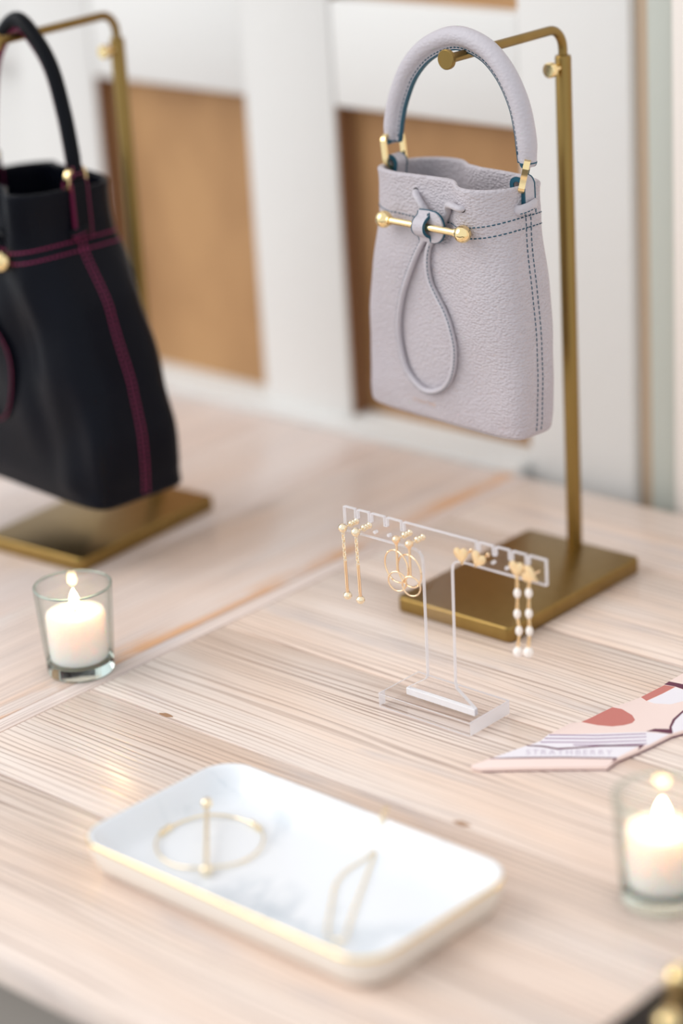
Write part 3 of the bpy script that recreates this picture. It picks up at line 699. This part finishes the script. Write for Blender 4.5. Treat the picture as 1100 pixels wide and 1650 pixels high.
# bangle
b0 = at(337, 1350, 1.0); bg_ = thing('bangle', 'slim gold bangle with ball-ended crossbar lying in the dish', 'bracelet', (b0[0], b0[1], .57))
Rb = 3.25
part('hoop', tube([(Rb*math.cos(a), Rb*.98*math.sin(a), .13+.12*math.sin(a*2)**2) for a in [2*PI*i/72 for i in range(72)]], .075, 10, True), 'pale_gold', bg_)
dv = Vector((_fw[0], _fw[1], 0)).normalized()
e0 = Vector(at(332, 1402, .9)); e1 = Vector(at(333, 1294, 1.6)); off = Vector((b0[0], b0[1], .57))
A = e0-off; B = e1-off
part('crossbar', tube([A, A.lerp(B, .5), B], .14, 12), 'pale_gold', bg_)
for q in (A, B): part('ball', sphere(q, .36), 'pale_gold', bg_)
for a0, px in ((0, (262, 1336)), (1, (402, 1333))):
    c = Vector(at(*px, .75))-off; c.z = .16; ang = math.atan2(c.y, c.x)
    part('sleeve', tube([(Rb*math.cos(ang+s), Rb*.98*math.sin(ang+s), .16) for s in (-.16, -.08, 0, .08, .16)], .2, 12), 'pale_gold', bg_)
# necklace
nk0 = at(560, 1450, .6); nk = thing('necklace', 'fine gold chain necklace draped over the back rim of the dish', 'necklace', (nk0[0], nk0[1], .55)); off = Vector((nk0[0], nk0[1], .55))
def npath(L): return [p-off for p in crom([Vector(at(x, y, z)) for x, y, z in L], 10)]
def chain_path(path, L=.16):
    P = resample(path, L); gs = []
    for k in range(len(P)-1):
        a, b = P[k], P[k+1]; d = (b-a).normalized(); c = (a+b)/2; s = Vector((0, 0, 1)).cross(d).normalized() if k % 2 else d.cross(Vector((0, 0, 1)).cross(d)).normalized()
        pts = [c+d*(L*.66*math.cos(q))+s*(.06*math.sin(q)) for q in [2*PI*i/8 for i in range(8)]]; gs.append(tube(pts, .032, 5, True))
    return join(gs)
back = [(622, 1300, 1.6), (618, 1304, 2.42), (612, 1322, 2.2), (607, 1345, 1.0), (602, 1368, .72)]
part('chain', chain_path(npath(back+[(585, 1385, .66), (558, 1402, .66), (540, 1425, .66), (534, 1455, .66), (528, 1490, .68), (528, 1512, .8)])), 'pale_gold', nk)
part('chain', chain_path(npath([(626, 1301, 1.6), (623, 1306, 2.42), (616, 1325, 2.2), (611, 1348, 1.0), (605, 1372, .72), (596, 1395, .66), (585, 1425, .66), (572, 1460, .66), (562, 1490, .68), (556, 1512, .8)])), 'pale_gold', nk)
q = Vector(at(545, 1517, .82))-off
part('pendant', join([tube([Vector(at(528, 1512, .8))-off, q, Vector(at(556, 1512, .8))-off], .05, 8), sphere(q, (.3, .2, .16), 16, 10)]), 'pale_gold', nk)

# ================================================================== SILK SCARF
def zp(x, y): return (740+x/3.0556, 1070+y/3.0556)
sc0 = at(960, 1190, 0); sf = thing('silk_scarf', 'narrow pink silk scarf with plum stripes and brick red shapes', 'scarf', (sc0[0], sc0[1], 0))
def gp(L, z=.3, zoom=True): return [tuple((at(*(zp(*p) if zoom else p), z)-sc0)[:2]) for p in L]
top = gp([(58, 497), (150, 463), (240, 432), (330, 400), (400, 378), (440, 345), (540, 290), (600, 283), (680, 245), (750, 210), (820, 188), (890, 162), (1010, 100), (1030, 84), (1100, 43)])
bot = gp([(1100, 330), (1045, 345), (930, 402), (880, 425), (775, 468), (728, 504), (500, 506), (300, 509), (100, 514), (62, 506)])
dT = Vector((top[-1][0]-top[-4][0], top[-1][1]-top[-4][1])).normalized(); dT = Vector((.16, .99)).normalized()
ext1 = (top[-1][0]+dT.x*17, top[-1][1]+dT.y*17); ext2 = (bot[0][0]+dT.x*22, bot[0][1]+dT.y*22)
outline = top+[ext1, ext2]+bot
part('silk', prism(outline, .04, .3, .06, 2), 'scarf', sf, angle=30)
part('under_fold', prism([(x*.985+.06, y*.985-.02) for x, y in outline], .005, .1), 'silk_purple', sf, False)
def motif(L, mat, lvl=1, name='print'): part(name, prism(gp(L), .296, .3+.006*lvl), mat, sf, False)
motif([(600, 285), (640, 268), (700, 238), (752, 213), (800, 222), (850, 252), (864, 275), (850, 290), (810, 301), (750, 307), (680, 301), (630, 291)], 'silk_red')
motif([(893, 163), (1008, 104), (1062, 112), (1000, 145), (920, 181)], 'silk_red')
motif([(1008, 101), (1032, 86), (1100, 100), (1160, 112), (1160, 140), (1100, 124), (1060, 110)], 'silk_purple', 2)
motif([(925, 183), (1065, 115), (1110, 130), (1140, 150), (1120, 178), (1040, 198), (960, 194)], 'silk_white')
motif([(1040, 310), (1058, 275), (1100, 236), (1160, 200), (1160, 296), (1100, 325), (1048, 341)], 'silk_white', 2)
motif([(1032, 312), (1050, 272), (1098, 230), (1160, 192), (1160, 202), (1102, 238), (1062, 276), (1044, 312), (1050, 340), (1040, 343)], 'silk_purple', 3)
motif([(920, 332), (960, 319), (1036, 321), (1046, 343), (1030, 343), (960, 333)], 'silk_purple', 2)
motif([(432, 352), (440, 345), (560, 346), (920, 335), (1030, 345), (932, 398), (760, 400), (470, 417), (400, 402), (345, 398), (398, 380)], 'silk_white')
for y0, y1, xa, xb in ((349, 344, 440, 918), (366, 359, 420, 920), (384, 377, 398, 920), (398, 392, 560, 922)):
    motif([(xa, y0-2), ((xa+xb)/2, (y0+y1)/2+3), (xb, y1-2), (xb, y1+2), ((xa+xb)/2, (y0+y1)/2+8), (xa, y0+3)], 'silk_lilac', 2)
motif([(330, 402), (410, 407), (480, 420), (560, 416), (700, 405), (888, 403), (770, 463), (500, 460), (300, 462), (165, 461)], 'silk_white')
motif([(330, 399), (410, 402), (480, 414), (560, 410), (700, 400), (905, 398), (912, 398), (880, 424), (885, 405), (700, 407), (560, 417), (480, 422), (410, 409), (332, 404)], 'silk_purple', 2)
motif([(148, 464), (300, 459), (500, 457), (772, 461), (776, 466), (750, 487), (760, 467), (500, 463), (300, 465), (150, 467)], 'silk_purple', 2)
fc = bpy.data.curves.new('lettering', 'FONT'); fc.body = 'STRATHBERRY'; fc.size = 1; fc.space_character = 1.35; tmp = bpy.data.objects.new('lettering', fc); COL.objects.link(tmp)
bpy.context.view_layer.update(); me = bpy.data.meshes.new_from_object(tmp.evaluated_get(bpy.context.evaluated_depsgraph_get()))
vv = [v_.co.copy() for v_ in me.vertices]; ff = [tuple(f.vertices) for f in me.polygons]; bpy.data.objects.remove(tmp)
A_, B_ = gp([(325, 446), (752, 448)]); A_ = Vector(A_); B_ = Vector(B_); kx = (B_-A_)/max(v_.x for v_ in vv); ky = Vector((-kx.y, kx.x)).normalized()*1.0
part('lettering', ([(A_.x+kx.x*v_.x+ky.x*v_.y, A_.y+kx.y*v_.x+ky.y*v_.y, .312) for v_ in vv], ff), 'silk_text', sf, False)

# ================================================================== BLACK POUCH IN THE CORNER
p0 = at(985, 1645, 2.2); p1 = at(1075, 1590, 2.2)
pc = (p0[0]+6.6, p0[1]+2.5)
po = thing('black_pouch', 'black leather pouch with a gold ball-ended clasp in the bottom right corner', 'pouch', (pc[0], pc[1], 0))
part('body', prism(rrect(13.2, 17, 1.0), 0, 2.4, .5, 4), 'pouch', po)
a = Vector(at(1078, 1650, 3.1))-Vector((pc[0], pc[1], 0)); b = Vector(at(1093, 1576, 3.1))-Vector((pc[0], pc[1], 0))
part('clasp_bar', tube([a, a.lerp(b, .5), b], .35, 14), 'brass', po)
for q in (a, b): part('clasp_ball', sphere(q, .72), 'gold', po)
